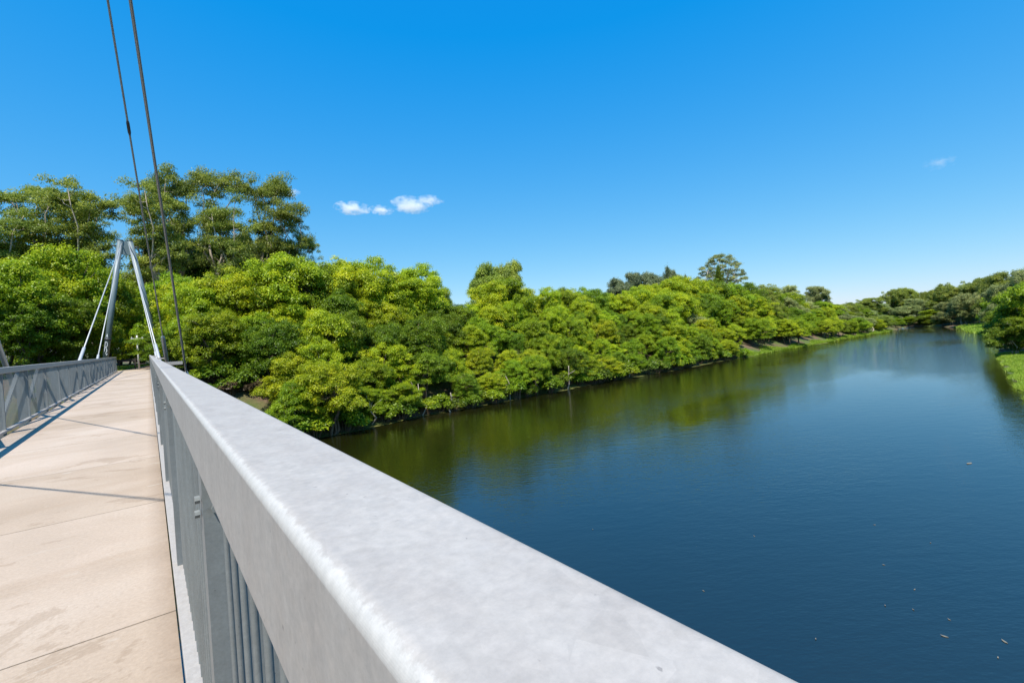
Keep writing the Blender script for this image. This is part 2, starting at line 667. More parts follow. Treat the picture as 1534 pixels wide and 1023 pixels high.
def railing(side):
    """side +1: beside the camera; -1: mirrored about the centre line"""
    mx = (lambda x: x) if side > 0 else (lambda x: 2 * CX - x)
    top = MB()
    pr = [(mx(x), z) for x, z in rrect(.0645, .161, TOPZ - .13, TOPZ, .010, 14)]
    yy = [Y0]
    k = 0
    while yy[-1] < Y1:
        yy.append(min(yy[-1] + PC, Y1))
    # splice lengths: hairline gaps at every third post
    cuts = [Y0, 4.66, 12.34, 20.02, 27.7, 35.38, 43.06, 50.74, Y1]
    for a, c in zip(cuts[:-1], cuts[1:]):
        top.profile_y(pr, [a + .0015, c - .0015])
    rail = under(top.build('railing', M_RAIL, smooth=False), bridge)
    # lower chord
    lo = MB()
    x0, x1 = sorted((mx(.050), mx(.136)))
    lo.profile_y(rrect(x0, x1, .035, .085, .005, 2), [Y0, Y1])
    under(lo.build('lower_rail', M_RAIL), rail)
    npan = int(round((Y1 - 1.25) / PC))
    posts = [1.25 + PC * k for k in range(-3, npan + 1)]
    for i, y in enumerate(posts):
        p = MB()
        a, c = sorted((mx(.083), mx(.27)))
        z1 = TOPZ - .133
        fa, fc = sorted((mx(.075), mx(.125)))
        p.profile_y(rrect(fa, fc, -.12, z1, .006, 2), [y - .035, y + .035])
        ga, gc = sorted((mx(.127), mx(.29)))
        p.box(ga, gc, y - .03, y + .03, -.42, z1 - .06)
        # bolts and bracket
        p.tube([(mx(.072), y - .014, 1.17), (mx(.062), y - .014, 1.17)], .009, 8)
        p.tube([(mx(.072), y + .014, 1.13), (mx(.062), y + .014, 1.13)], .009, 8)
        p.tube([(mx(.1), y - .036, 1.19), (mx(.1), y - .046, 1.19)], .010, 8)
        p.tube([(mx(.1), y - .036, 1.15), (mx(.1), y - .046, 1.15)], .010, 8)
        under(p.build('post', M_STEEL), rail)
        if i + 1 < len(posts):
            yb = posts[i + 1]
            q = MB()
            nb = 24
            for j in range(1, nb):
                yy_ = y + (yb - y) * j / nb
                q.tube([(mx(.108), yy_, .08), (mx(.108), yy_, TOPZ - .128)], .006, 7, False)
            under(q.build('baluster_panel', M_STEEL, smooth=True), rail)
            # truss diagonal on the outside, in pairs // \\
            idx = i - 3                        # bay 0 starts at the post at y = 1.25
            ph = (idx + 1) % 4
            g = MB()
            if ph in (2, 3):
                A, B = (mx(.235), y, -.05), (mx(.235), yb, TOPZ - .15)
            else:
                A, B = (mx(.235), y, TOPZ - .15), (mx(.235), yb, -.05)
            g.bar(A, B, .07, .07, (1, 0, 0))
            under(g.build('diagonal', M_STEEL), rail)
    e = MB()
    a, c = sorted((mx(.19), mx(.28)))
    e.box(a, c, Y0, Y1, -.62, -.43)
    under(e.build('lower_chord', M_STEEL), rail)
    return rail


railing(1)
railing(-1)

# towers: pointed frames of two leaning tubes joined by a plate
TY_FAR, TY_NEAR = 64.0, -4.2
TCX = -1.28
APEX = 13.75


def tower(ty, graffiti):
    ax = lambda s, z: TCX + s * (0.40 + (APEX - z) * 0.147)
    pl = MB()
    # crown plate (root of the part)
    z0 = 12.25
    pts = [(ax(-1, z0), z0), (ax(1, z0), z0), (ax(1, APEX - .03), APEX - .03), (ax(-1, APEX - .03), APEX - .03)]
    P = [(x, ty - .06, z) for x, z in pts] + [(x, ty + .06, z) for x, z in pts]
    pl.quadbox([P[0], P[1], P[5], P[4], P[3], P[2], P[6], P[7]])
    tw = under(pl.build('tower', M_TOWER), bridge)
    for s in (-1, 1):
        m = MB()
        m.tube([(ax(s, -6.5 if ty < 0 else -1.2), ty, -6.5 if ty < 0 else -1.2), (ax(s, APEX), ty, APEX)], .25, 24)
        leg = under(m.build('leg', M_TOWER, smooth=True), tw)
        m = MB()
        zc = 3.25
        dz = Vector((ax(s, zc + 1) - ax(s, zc), 0, 1)).normalized()
        c = Vector((ax(s, zc), ty, zc))
        m.tube([c - dz * .13, c + dz * .13], .285, 24)
        under(m.build('collar', M_DARKSTEEL, smooth=True), leg)
        m = MB()
        zc = 13.15
        c = Vector((ax(s, zc), ty, zc))
        m.tube([c + Vector((s * .25, 0, 0)), c + Vector((s * .62, 0, 0))], .075, 12)
        under(m.build('pin', M_DARKSTEEL, smooth=True), leg)
        m = MB()
        c = Vector((ax(s, APEX), ty, APEX))
        m.tube([c, c + Vector((0, 0, .07))], .275, 20)
        under(m.build('cap', M_TOWER, smooth=True), leg)
        if graffiti and s < 0:
            # white sprayed strokes below the collar, lying on the tube
            g = MB()
            strokes = [[(-.9, 2.95), (-.75, 3.02), (-.3, 2.9), (-.15, 2.6), (-.4, 2.45), (-.85, 2.4)],
                       [(-.85, 3.0), (-.8, 2.0)], [(-.45, 2.4), (-.1, 1.95)],
                       [(-.5, 2.3), (-.2, 2.2), (-.1, 2.0), (-.4, 1.85), (-.1, 1.6), (0.1, 1.75)],
                       [(-.8, 3.5), (-.55, 3.8), (-.35, 3.45)], [(-.75, 3.6), (-.4, 3.6)]]
            for st in strokes:
                pp = []
                for a0, z in st:
                    ang = -PI / 2 + a0 * 1.2 + .35
                    pp.append((ax(s, z) + .257 * math.cos(ang), ty + .257 * math.sin(ang), z))
                for p0, p1 in zip(pp[:-1], pp[1:]):
                    g.tube([p0, p1], .028, 5)
            under(g.build('graffiti', M_GRAFFITI), leg)
    return tw


tower(TY_FAR, True)
tower(TY_NEAR, False)


def stay(ty, yb, s, mat, rad, coupler=False, sleeve=2.0, smat=None, srad=.062):
    """stay cable: tower top to an outrigger at rail height, through a sleeve"""
    A = Vector((TCX + s * .30, ty + (.10 if ty < yb else -.10), APEX - .35))
    B = Vector((CX + s * (1.62 if s > 0 else 1.70), yb, TOPZ - .05))
    dv = (A - B)
    L = dv.length
    dv.normalize()
    low = B - dv * 1.7
    c = MB()
    c.tube([A, low], rad, 10)
    cab = under(c.build('stay_cable', mat, smooth=True), bridge)
    c = MB()
    c.tube([low, B + dv * (sleeve - .12), B + dv * sleeve], [srad, srad, rad * 1.2], 14)
    under(c.build('anchor_sleeve', smat or M_CABLE, smooth=True), cab)
    c = MB()
    xa, xb = CX + s * 1.28, B.x
    c.bar((xa, yb, TOPZ - .06), (xb - s * .03, yb, TOPZ - .06), .10, .05)
    under(c.build('outrigger', M_RAIL), cab)
    c = MB()
    c.bar((CX + s * 1.3, low.y, low.z), (low.x, low.y, low.z), .12, .12)
    under(c.build('anchor_bracket', M_STEEL), cab)
    if coupler:
        k = B + dv * coupler
        c = MB()
        c.tube([k - dv * .16, k - dv * .1, k + dv * .1, k + dv * .16], [rad, rad * 1.6, rad * 1.6, rad], 12)
        under(c.build('coupler', M_DARKSTEEL, smooth=True), cab)
    return cab


KCOUP = 9.3
for s in (1, -1):
    stay(TY_NEAR, 9.2, s, M_CABLE, .015, sleeve=-.25, srad=.045)
    stay(TY_NEAR, 19.0 if s > 0 else 17.3, s, M_CABLE, .016, coupler=KCOUP, sleeve=1.5, srad=.055)
    stay(TY_FAR, 33.2, s, M_WHITECABLE, .036, sleeve=2.0, smat=M_WHITECABLE, srad=.075)
    stay(TY_FAR, 44.2, s, M_WHITECABLE, .036, sleeve=.6, smat=M_WHITECABLE, srad=.075)

# ------------------------------------------------------------------ landing side
pm = MB()
pts = []
for k in range(25):
    a = k / 24
    pts.append((-1.2 + 6 * a * a, 60 + 40 * a))
pl = []
for i, (x, y) in enumerate(pts):
    pl.append((x - 1.5, y, gz(x, y) + .05)); pl.append((x + 1.5, y, gz(x, y) + .05))
pm.v = pl
pm.f = [[2 * i, 2 * i + 1, 2 * i + 3, 2 * i + 2] for i in range(len(pts) - 1)]
tag(pm.build('path', M_PATH), kind='structure')

fence = tag(empty('timber_fence', (-1, 72, -.1)), 'dark low post and rail fence across the path end beyond the bridge', 'fence')
m = MB()
m.box(-9, 4.5, 71.95, 72.05, .72, 1.0)
m.box(-9, 4.5, 71.96, 72.04, .28, .38)
under(m.build('rail', M_FENCE), fence)
for k in range(8):
    m = MB()
    x = -9 + k * 1.93
    m.box(x - .07, x + .07, 71.8, 71.945, -.6, 1.1)
    under(m.build('post', M_FENCE), fence)

pole = tag(empty('utility_pole', (-.92, 69, 0)), 'slim pale pole with a short crossarm standing beyond the bridge end', 'utility pole')
m = MB()
m.tube([(-.92, 69, -.6), (-.92, 69, 3.72)], [.10, .08], 12)
under(m.build('shaft', M_POLE, smooth=True), pole)
m = MB()
m.box(-1.5, -.34, 68.80, 68.905, 3.28, 3.42)
ca = under(m.build('crossarm', M_POLE), pole)
for x in (-1.4, -.92, -.44):
    m = MB()
    m.tube([(x, 68.85, 3.42), (x, 68.85, 3.5), (x, 68.85, 3.56)], [.04, .05, .02], 8)
    under(m.build('insulator', M_POLE), ca)

# ------------------------------------------------------------------ foliage
def leaf_mesh(name, clumps, leaf, width, seed, upmix=.75, rndmix=.7, droop=0.0, lower=-.45, hollow=.5):
    """clumps: rows of (cx, cy, cz, rx, rz, n, tint); returns a mesh of single leaves"""
    rs = np.random.RandomState(seed)
    Ps, Ns, Ts, Tn = [], [], [], []
    for cx, cy, cz, rx, rz, n, tint in clumps:
        n = int(n)
        dv = rs.normal(size=(n * 2, 3))
        dv /= np.linalg.norm(dv, axis=1)[:, None]
        dv = dv[dv[:, 2] > lower][:n]
        k = len(dv)
        rad = hollow + (1.05 - hollow) * rs.rand(k) ** .6
        rad *= 1 + .22 * np.sin(dv[:, 0] * 5 + cx * 3) * np.sin(dv[:, 1] * 5 + cy * 3)
        rad *= np.where(rs.rand(k) < .14, 1.3, 1.0)
        P = rs.normal(size=(k, 3)) * rx * .09 + dv * rad[:, None] * np.array([rx, rx, rz]) + np.array([cx, cy, cz])
        N = dv * .75 + np.array([0, 0, upmix]) + rs.normal(size=(k, 3)) * rndmix * .6
        N /= np.linalg.norm(N, axis=1)[:, None]
        T = rs.normal(size=(k, 3)) + np.array([0, 0, -droop])
        T -= N * np.sum(T * N, 1)[:, None]
        T /= np.linalg.norm(T, axis=1)[:, None]
        Ps.append(P); Ns.append(N); Ts.append(T)
        Tn.append(np.clip(tint + rs.normal(size=k) * .16, 0, 1))
    P = np.concatenate(Ps); N = np.concatenate(Ns); T = np.concatenate(Ts); tn = np.concatenate(Tn)
    S = np.cross(N, T)
    k = len(P)
    ln = leaf * (.7 + .6 * rs.rand(k))[:, None]
    wd = width * (.7 + .6 * rs.rand(k))[:, None]
    bend = N * ln * .12
    V = np.stack([P - T * ln / 2 - bend, P + S * wd / 2, P + T * ln / 2 - bend, P - S * wd / 2], 1).reshape(-1, 3)
    me = bpy.data.meshes.new(name)
    me.vertices.add(4 * k)
    me.vertices.foreach_set('co', V.astype(np.float32).ravel())
    me.loops.add(4 * k)
    me.loops.foreach_set('vertex_index', np.arange(4 * k, dtype=np.int32))
    me.polygons.add(k)
    me.polygons.foreach_set('loop_start', np.arange(0, 4 * k, 4, dtype=np.int32))
    me.polygons.foreach_set('loop_total', np.full(k, 4, dtype=np.int32))
    me.update(calc_edges=True)
    a = me.attributes.new('tint', 'FLOAT', 'FACE')
    a.data.foreach_set('value', tn.astype(np.float32))
    return me


def trunk_builder(paths, n=7):
    m = MB()
    for pts, rads in paths:
        m.tube(pts, rads, n, True)
    return m


def wobble(a, c, rs, k=4, amt=.06):
    a = Vector(a); c = Vector(c)
    L = (c - a).length
    out = []
    for i in range(k + 1):
        t = i / k
        p = a.lerp(c, t)
        if 0 < i < k:
            p += Vector((rs.normal(), rs.normal(), rs.normal() * .4)) * L * amt
        out.append(p)
    return out


class Proto:
    def __init__(s, name, cat, clumps, paths, leaf, width, seed, H, bark, **kw):
        s.name, s.cat, s.H, s.bark = name, cat, H, bark
        s.crown = leaf_mesh('crown', clumps, leaf, width, seed, **kw)
        s.crown.materials.append(L_MID)
        tb = trunk_builder(paths)
        me = bpy.data.meshes.new('trunk')
        me.from_pydata(tb.v, [], tb.f)
        me.update()
        for p in me.polygons:
            p.use_smooth = True
        me.materials.append(bark)
        s.trunk = me
        s.parts = None

    def place(s, x, y, z, h, wscale, rz, leafmat, label, group, bark=None, cat=None, lean=0.0):
        root = empty(s.name, (x, y, z), rz)
        k = h / s.H
        root.scale = (wscale, wscale, k)
        if lean:
            root.rotation_euler = (lean, 0, rz)
        tag(root, label, cat or s.cat, group)
        if s.parts is None:
            c = bpy.data.objects.new('crown', s.crown); C.objects.link(c)
            t = bpy.data.objects.new('trunk', s.trunk); C.objects.link(t)
            s.parts = (t, c)
        else:
            t = s.parts[0].copy(); C.objects.link(t)
            c = s.parts[1].copy(); C.objects.link(c)
        t.parent = root
        c.parent = root
        c.material_slots[0].link = 'OBJECT'
        c.material_slots[0].material = leafmat
        t.material_slots[0].link = 'OBJECT'
        t.material_slots[0].material = bark or s.bark
        return root


def proto_broad(seed, H=8.0, rx=2.9, ncl=240, nleaf=185, name='broadleaf_tree', low=.06, lump=.30, leaf=.165, csize=.52, bark=None):
    """bank tree: many small domed leaf clumps over a lumpy rounded crown that reaches low, several leaning stems"""
    rs = np.random.RandomState(seed)
    cl = []
    K = rs.normal(size=(6, 3)) * 2.1
    ph = rs.uniform(0, 6.28, 6)
    for i in range(ncl):
        dv = rs.normal(size=3); dv /= np.linalg.norm(dv)
        if dv[2] < -.35 and rs.rand() < .5:
            dv[2] *= -1
        lm = 1 + lump * float(np.sum(np.sin(K @ dv * 1.4 + ph))) / 2.2
        q = (.78 + .2 * rs.rand()) if rs.rand() < .84 else rs.uniform(.3, .7)
        wide = 1 + .22 * max(0, -dv[2])
        p = np.array([dv[0] * rx * lm * q * wide, dv[1] * rx * lm * q * wide, H * .5 + dv[2] * H * .43 * (.6 + .4 * lm) * q])
        p[2] = max(p[2], H * low)
        rr = rs.uniform(.62, 1.3) * csize * rx / 2.9
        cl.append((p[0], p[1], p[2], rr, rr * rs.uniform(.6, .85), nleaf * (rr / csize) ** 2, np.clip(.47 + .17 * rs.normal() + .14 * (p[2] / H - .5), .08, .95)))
    paths = []
    for k in range(3):
        a = rs.uniform(0, 2 * PI)
        top = (math.cos(a) * rx * .4, math.sin(a) * rx * .4, H * .5)
        base = (math.cos(a) * .25, math.sin(a) * .25, -.8)
        paths.append((wobble(base, top, rs, 4, .06), [.15, .13, .11, .09, .07]))
        for j in range(6):
            c = cl[rs.randint(len(cl))]
            paths.append((wobble(top, (c[0], c[1], c[2]), rs, 3, .08), [.07, .05, .035, .015]))
    return Proto(name, 'tree', cl, paths, leaf, leaf * .5, seed + 100, H, bark or M_BARK)


def proto_euc(seed, H=30.0, spread=5.0, npad=40, nleaf=520, padr=1.6, pads_from=.36, leaf=.36):
    """tall open eucalypt: pale forking trunk, flat leaf pads at limb ends with sky between them"""
    rs = np.random.RandomState(seed)
    paths, cl = [], []
    fork = H * rs.uniform(.38, .5)
    base = Vector((0, 0, -1)); fk = Vector((rs.normal() * .5, rs.normal() * .5, fork))
    paths.append((wobble(base, fk, rs, 4, .012), [.42, .36, .33, .30, .26]))
    nl = 4
    for k in range(nl):
        a = 2 * PI * (k + rs.uniform(-.3, .3)) / nl
        e = fk + Vector((math.cos(a) * spread * rs.uniform(.35, .8), math.sin(a) * spread * rs.uniform(.35, .8), (H - fork) * rs.uniform(.62, .92)))
        limb = wobble(fk, e, rs, 5, .05)
        paths.append((limb, [.23, .19, .15, .11, .08, .04]))
        for q in range(4):
            o = rs.normal(size=3) * padr * .6 * np.array([1, 1, .35])
            rr = padr * rs.uniform(.6, .95)
            cl.append((e.x + o[0], e.y + o[1], e.z + .2 + o[2], rr, rr * .6, nleaf / 3, .5))
        for j in range(npad // nl):
            t = rs.uniform(.02, 1.0)
            i = min(int(t * 5), 4)
            s0 = limb[i].lerp(limb[i + 1], t * 5 - i)
            a2 = rs.uniform(0, 2 * PI)
            ext = spread * rs.uniform(.18, .62) * (1.15 - .5 * t)
            c = s0 + Vector((math.cos(a2) * ext, math.sin(a2) * ext, rs.uniform(-.3, .8) * ext + .3))
            if c.z > H * .965:
                c.z = H * .965
            if c.z < H * pads_from:
                c.z = H * pads_from + rs.uniform(0, 6)
            paths.append((wobble(s0, c, rs, 3, .06), [.07, .05, .035, .015]))
            tint = np.clip(.45 + .17 * rs.normal(), .1, .95)
            for q in range(3):
                rr = padr * rs.uniform(.5, .95)
                o = rs.normal(size=3) * padr * .75 * np.array([1, 1, .4])
                cl.append((c.x + o[0], c.y + o[1], c.z + o[2], rr, rr * .60, nleaf / 3 * rs.uniform(.7, 1.2), np.clip(tint + .08 * rs.normal(), .05, .95)))
    return Proto('eucalypt_tree', 'tree', cl, paths, leaf, leaf * .36, seed + 300, H, M_BARKPALE, upmix=.45, rndmix=1.0, droop=.5, hollow=.2)


def proto_umbrella(seed, H=20.0, rx=7.5, ncl=170):
    """open domed eucalypt: small leaf pads over a wide dome, bare limbs and sky showing under it"""
    rs = np.random.RandomState(seed)
    paths, cl = [], []
    fk = Vector((.3, -.2, H * .46))
    paths.append((wobble((0, 0, -1), fk, rs, 4, .015), [.42, .36, .32, .28, .25]))
    limbs = []
    for k in range(7):
        a = 2 * PI * (k + rs.uniform(-.3, .3)) / 7
        e = fk + Vector((math.cos(a) * rx * .55, math.sin(a) * rx * .55, H * rs.uniform(.24, .38)))
        lb = wobble(fk, e, rs, 4, .06)
        limbs.append(lb)
        paths.append((lb, [.2, .15, .12, .09, .06]))
    for i in range(ncl):
        a = rs.uniform(0, 2 * PI)
        q = math.sqrt(rs.rand())
        z = H * (.50 + .47 * math.sqrt(max(0, 1 - q * q)) * (rs.uniform(.2, 1.0) if rs.rand() < .5 else 1.0))
        c = Vector((math.cos(a) * rx * q, math.sin(a) * rx * q, z + rs.normal() * .3))
        rr = rs.uniform(.5, 1.1)
        cl.append((c.x, c.y, c.z, rr, rr * .55, 130, np.clip(.45 + .22 * rs.normal(), .05, .95)))
        if i % 2 == 0:
            lb = min(limbs, key=lambda L_: (L_[-1] - c).length)
            paths.append((wobble(lb[2 + i % 3], c, rs, 3, .05), [.07, .05, .035, .015]))
    return Proto('eucalypt_tree', 'tree', cl, paths, .36, .13, seed + 900, H, M_BARKPALE, rndmix=1.0, droop=.4, hollow=.2)


def proto_oak(seed, H=16.0):
    """she-oak: upright feathery plumes"""
    rs = np.random.RandomState(seed)
    paths, cl = [], []
    paths.append((wobble((0, 0, -1), (0, 0, H * .8), rs, 5, .012), [.3, .26, .2, .15, .1, .05]))
    for k in range(95):
        a = rs.uniform(0, 2 * PI)
        z = H * rs.uniform(.3, .96)
        e = rs.uniform(.1, 1) * 4.6 * max(.06, 1 - (z / H) ** 2.2)
        b0 = Vector((0, 0, z - 1.2)); c = Vector((math.cos(a) * e, math.sin(a) * e, z + .5))
        paths.append((wobble(b0, c, rs, 2, .05), [.06, .04, .02]))
        cl.append((c.x, c.y, c.z, rs.uniform(.35, .7), rs.uniform(.8, 1.7), 260, np.clip(.45 + .2 * rs.normal(), .1, .9)))
    return Proto('sheoak_tree', 'tree', cl, paths, .42, .06, seed + 500, H, M_BARK, upmix=.2, rndmix=1.1, droop=-1.2, lower=-.9, hollow=.1)


def proto_shrub(seed, H=2.2, rx=1.5, leaf=.24):
    rs = np.random.RandomState(seed)
    cl, paths = [], []
    for i in range(18):
        a = rs.uniform(0, 2 * PI); q = math.sqrt(rs.rand()) * rx * .8
        z = H * (.25 + .5 * (1 - (q / rx) ** 2) * rs.uniform(.6, 1.15))
        rr = rs.uniform(.35, .62)
        cl.append((math.cos(a) * q, math.sin(a) * q, z, rr, rr * .75, 130, np.clip(.45 + .2 * rs.normal(), .05, .95)))
        paths.append((wobble((math.cos(a) * .1, math.sin(a) * .1, -.3), (math.cos(a) * q, math.sin(a) * q, z), rs, 2, .06), [.03, .02, .01]))
    return Proto('shrub', 'shrub', cl, paths, leaf, leaf * .5, seed + 700, H, M_BARKBROWN, upmix=.6)


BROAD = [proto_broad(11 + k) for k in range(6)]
LEGGY = [proto_broad(31 + k, low=.36, lump=.3, bark=M_BARKBROWN) for k in range(4)]
EUC = [proto_euc(40 + k) for k in range(4)]
OPEN = [proto_umbrella(60), proto_umbrella(61)]
OAK = [proto_oak(70 + k) for k in range(2)]
FAR = [proto_broad(90 + k, H=13, rx=4.6, ncl=190, nleaf=110, low=.05, lump=.42, leaf=.34, csize=.66, bark=M_BARKPALE) for k in range(4)]
SHRUB = [proto_shrub(80 + k) for k in range(4)]

rng = random.Random(21)
WORDS = {L_YEL: 'yellow-green', L_MID: 'mid-green', L_DRK: 'deep green', L_EUC: 'olive green', L_GRY: 'grey-green',
         L_OAK: 'dark grey-green', L_PAL: 'pale straw-green', L_RED: 'rusty tipped'}
ORD = ['first', 'second', 'third', 'fourth', 'fifth', 'sixth', 'seventh', 'eighth', 'ninth', 'tenth', 'eleventh', 'twelfth',
       'thirteenth', 'fourteenth', 'fifteenth', 'sixteenth', 'seventeenth', 'eighteenth', 'nineteenth', 'twentieth']
TENS = {2: 'twenty', 3: 'thirty', 4: 'forty', 5: 'fifty', 6: 'sixty', 7: 'seventy'}


def nth(i):
    if i < 20:
        return ORD[i]
    t, o = divmod(i + 1, 10)
    if o == 0:
        return TENS[t][:-1] + 'ieth'
    return TENS[t] + '-' + ORD[o - 1]


# skyline of the far bank's green trees and the water's edge, as seen in the photograph
SKYL = np.array([(270, 445), (330, 412), (390, 402), (450, 382), (500, 382), (560, 400), (600, 408), (625, 398), (660, 415), (700, 440), (760, 424), (820, 430),
                 (875, 428), (905, 440), (960, 440), (1010, 424), (1060, 432), (1110, 436), (1150, 440), (1200, 455), (1260, 458), (1330, 462)], float)
EDGE = np.array([(270, 690), (480, 652), (600, 628), (760, 600), (900, 572), (1020, 552), (1130, 532), (1200, 520), (1330, 497)], float)
ROWS = [(0.9, .34, 'front row over the far water'), (4.0, .50, 'second row up the far bank'),
        (7.5, .66, 'third row up the far bank'), (11.5, .83, 'fourth row up the far bank'), (16.5, 1.0, 'back row on the skyline'), (24.0, .93, 'hidden row behind the skyline trees')]
for ri, (off, frac, rowname) in enumerate(ROWS):
    x = 4.5 + rng.uniform(0, 2)
    n = 0
    while x < 300:
        step = 4.1 + max(0, x - 40) * .020
        xx = x + rng.uniform(-.6, .6)
        yy = float(yl(xx)) + off + rng.uniform(-1, 1) * (.5 if ri == 0 else 1.3)
        if ri < 3 and 104 < xx < 262:
            yy += 2.0 if xx < 135 else 1.0
        if yy - float(yl(xx)) < .5:
            yy = float(yl(xx)) + .5
        px, _, dep = project((xx, yy, -3))
        sk = np.interp(px, SKYL[:, 0], SKYL[:, 1])
        ed = np.interp(px, EDGE[:, 0], EDGE[:, 1])
        ft = max(frac, .55 if xx > 120 else 0) + rng.uniform(-.10, .05) * (1 if ri < 4 else .6)
        py = ed + (sk - ed) * ft
        zt = at_y(px, py, yy)[2]
        zg = gz(xx, yy)
        h = max(3.2, min((zt - zg) * (1.1 + .21 * min(1, max(0, (xx - 60) / 60))), 20))
        gap = ri == 0 and (112 < xx < 122 or rng.random() < .10)
        if ri == 0 and xx > 108 and rng.random() < .3:
            gap = True
        if ri >= 4 and 668 < px < 722:
            h *= .78
        if ri < 3 and 275 < px < 392:
            gap = True
        if not gap:
            far = xx > 150
            q = rng.random()
            if far:
                mt = L_MID if q < .38 else L_GRY if q < .62 else L_DRK if q < .75 else L_YEL if q < .9 else L_EUC
            elif ri == 0:
                mt = L_MID if q < .45 else L_DRK if q < .7 else L_YEL
            else:
                mt = L_YEL if q < .5 else L_MID if q < .82 else L_DRK if q < .93 or xx < 45 else L_GRY
            p = LEGGY[rng.randrange(4)] if rng.random() < (.65, .4, .2, 0, 0, 0)[ri] else BROAD[rng.randrange(6)]
            wsc = min(1.45, max(.62, .20 + h / 11.5 + (.12 if ri == 4 else 0))) * rng.uniform(.88, 1.12) * (1 + max(0, xx - 60) * .0022)
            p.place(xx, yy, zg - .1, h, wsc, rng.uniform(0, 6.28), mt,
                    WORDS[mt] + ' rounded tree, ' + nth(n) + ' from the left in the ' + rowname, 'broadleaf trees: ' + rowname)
            n += 1
        x += step * rng.uniform(.85, 1.15)


def tree_at(px, py, Y, protos, mat, label, group, wsc=1.0, bark=None, base=None, X=None, lift=1.0):
    p = at_x(px, py, X) if X is not None else at_y(px, py, Y)
    zg = gz(p[0], p[1]) if base is None else base
    pr = protos[rng.randrange(len(protos))]
    return pr.place(p[0], p[1], zg - .1, (p[2] - zg) * lift * (1.06 if pr in BROAD or pr in FAR else 1), wsc * rng.uniform(.94, 1.06), rng.uniform(0, 6.28), mat, label, group, bark)


# tall eucalypts behind the bridge end
G = 'tall eucalypts behind the far bank'
for px, py, Y, ws, lb in [
        (-8, 300, 92, .8, 'tall olive eucalypt cut by the left edge of the photo'),
        (38, 262, 96, .95, 'tall olive eucalypt with broad rounded top left of the forked one'),
        (88, 258, 102, .9, 'tall eucalypt behind the forked pale trunk'),
        (122, 268, 92, .8, 'tall eucalypt with forked pale trunk just left of the bridge frame'),
        (208, 296, 100, .62, 'tall eucalypt standing right above the peak of the bridge frame'),
        (232, 272, 90, .8, 'tall eucalypt crossed by the two near stay cables'),
        (268, 258, 104, .9, 'tall eucalypt close right of the stay cables'),
        (305, 248, 98, .95, 'tallest eucalypt, its rounded top highest on the skyline'),
        (338, 270, 90, .75, 'slim eucalypt between the tallest one and the right hand pair'),
        (388, 268, 98, .95, 'broad tall eucalypt second from the right end of the tall group'),
        (428, 308, 94, .75, 'rightmost tall eucalypt, stepping down above the green bank'),
        (458, 352, 96, .45, 'small thin eucalypt tip beside the rightmost tall one')]:
    tree_at(px, py - 9, Y, EUC, L_EUC, lb, G, ws * 1.04)

# broadleaf trees left of and behind the bridge frame
G = 'trees around the bridge landing'
for px, py, Y, ws, mt, lb in [
        (4, 392, 66, 1.25, L_MID, 'mid-green tree at the left photo edge behind the left railing'),
        (45, 385, 72, 1.3, L_YEL, 'bright green tree below the two left eucalypts'),
        (95, 368, 74, 1.35, L_YEL, 'bright yellow-green tree rising left of the bridge frame'),
        (140, 392, 82, 1.3, L_MID, 'mid-green tree half behind the left frame leg'),
        (18, 452, 64, 1.0, L_DRK, 'deep green leafy tree low above the left railing at the photo edge'),
        (66, 440, 68, 1.0, L_DRK, 'deep green leafy tree above the middle of the left railing'),
        (104, 452, 70, .95, L_MID, 'leafy green tree above the left railing beside the white stay cable'),
        (172, 452, 92, 1.2, L_YEL, 'yellow-green tree seen between the frame legs, left one'),
        (205, 462, 96, 1.2, L_YEL, 'yellow-green tree seen between the frame legs behind the pale pole'),
        (232, 440, 86, 1.2, L_MID, 'mid-green tree directly behind the right frame leg'),
        (258, 412, 72, 1.35, L_MID, 'mid-green tree between the right frame leg and the nearer stay cable'),
        (285, 425, 64, 1.2, L_YEL, 'yellow-green tree just right of the nearer stay cable'),
        (310, 470, 57, 1.0, L_YEL, 'lower yellow-green tree right of the nearer stay cable above the rail'),
        (262, 490, 58, .9, L_DRK, 'dark green low tree behind the stay cable anchors'),
        (180, 480, 110, 1.3, L_DRK, 'dark far tree closing the view along the path'),
        (215, 470, 116, 1.4, L_MID, 'far green tree closing the view right of the path')]:
    tree_at(px, py, Y, BROAD, mt, lb, G, ws)

G = 'understorey trees below the tall eucalypts'
for k, (px, py, Y, ws, mt) in enumerate([
        (-6, 378, 104, .8, L_EUC), (18, 372, 108, .8, L_EUC), (52, 365, 112, .85, L_DRK), (80, 374, 106, .8, L_EUC), (118, 380, 110, .8, L_DRK), (150, 412, 114, .8, L_EUC),
        (205, 400, 112, .7, L_EUC), (240, 378, 110, .8, L_DRK), (268, 366, 114, .85, L_EUC), (300, 362, 110, .85, L_EUC), (330, 365, 106, .8, L_DRK),
        (358, 362, 110, .8, L_EUC), (385, 368, 106, .8, L_EUC), (412, 374, 104, .75, L_DRK), (436, 380, 102, .7, L_EUC)]):
    tree_at(px, py, Y, FAR, mt, WORDS[mt] + ' bushy tree below the tall eucalypts, ' + nth(k) + ' from the left', G, ws)

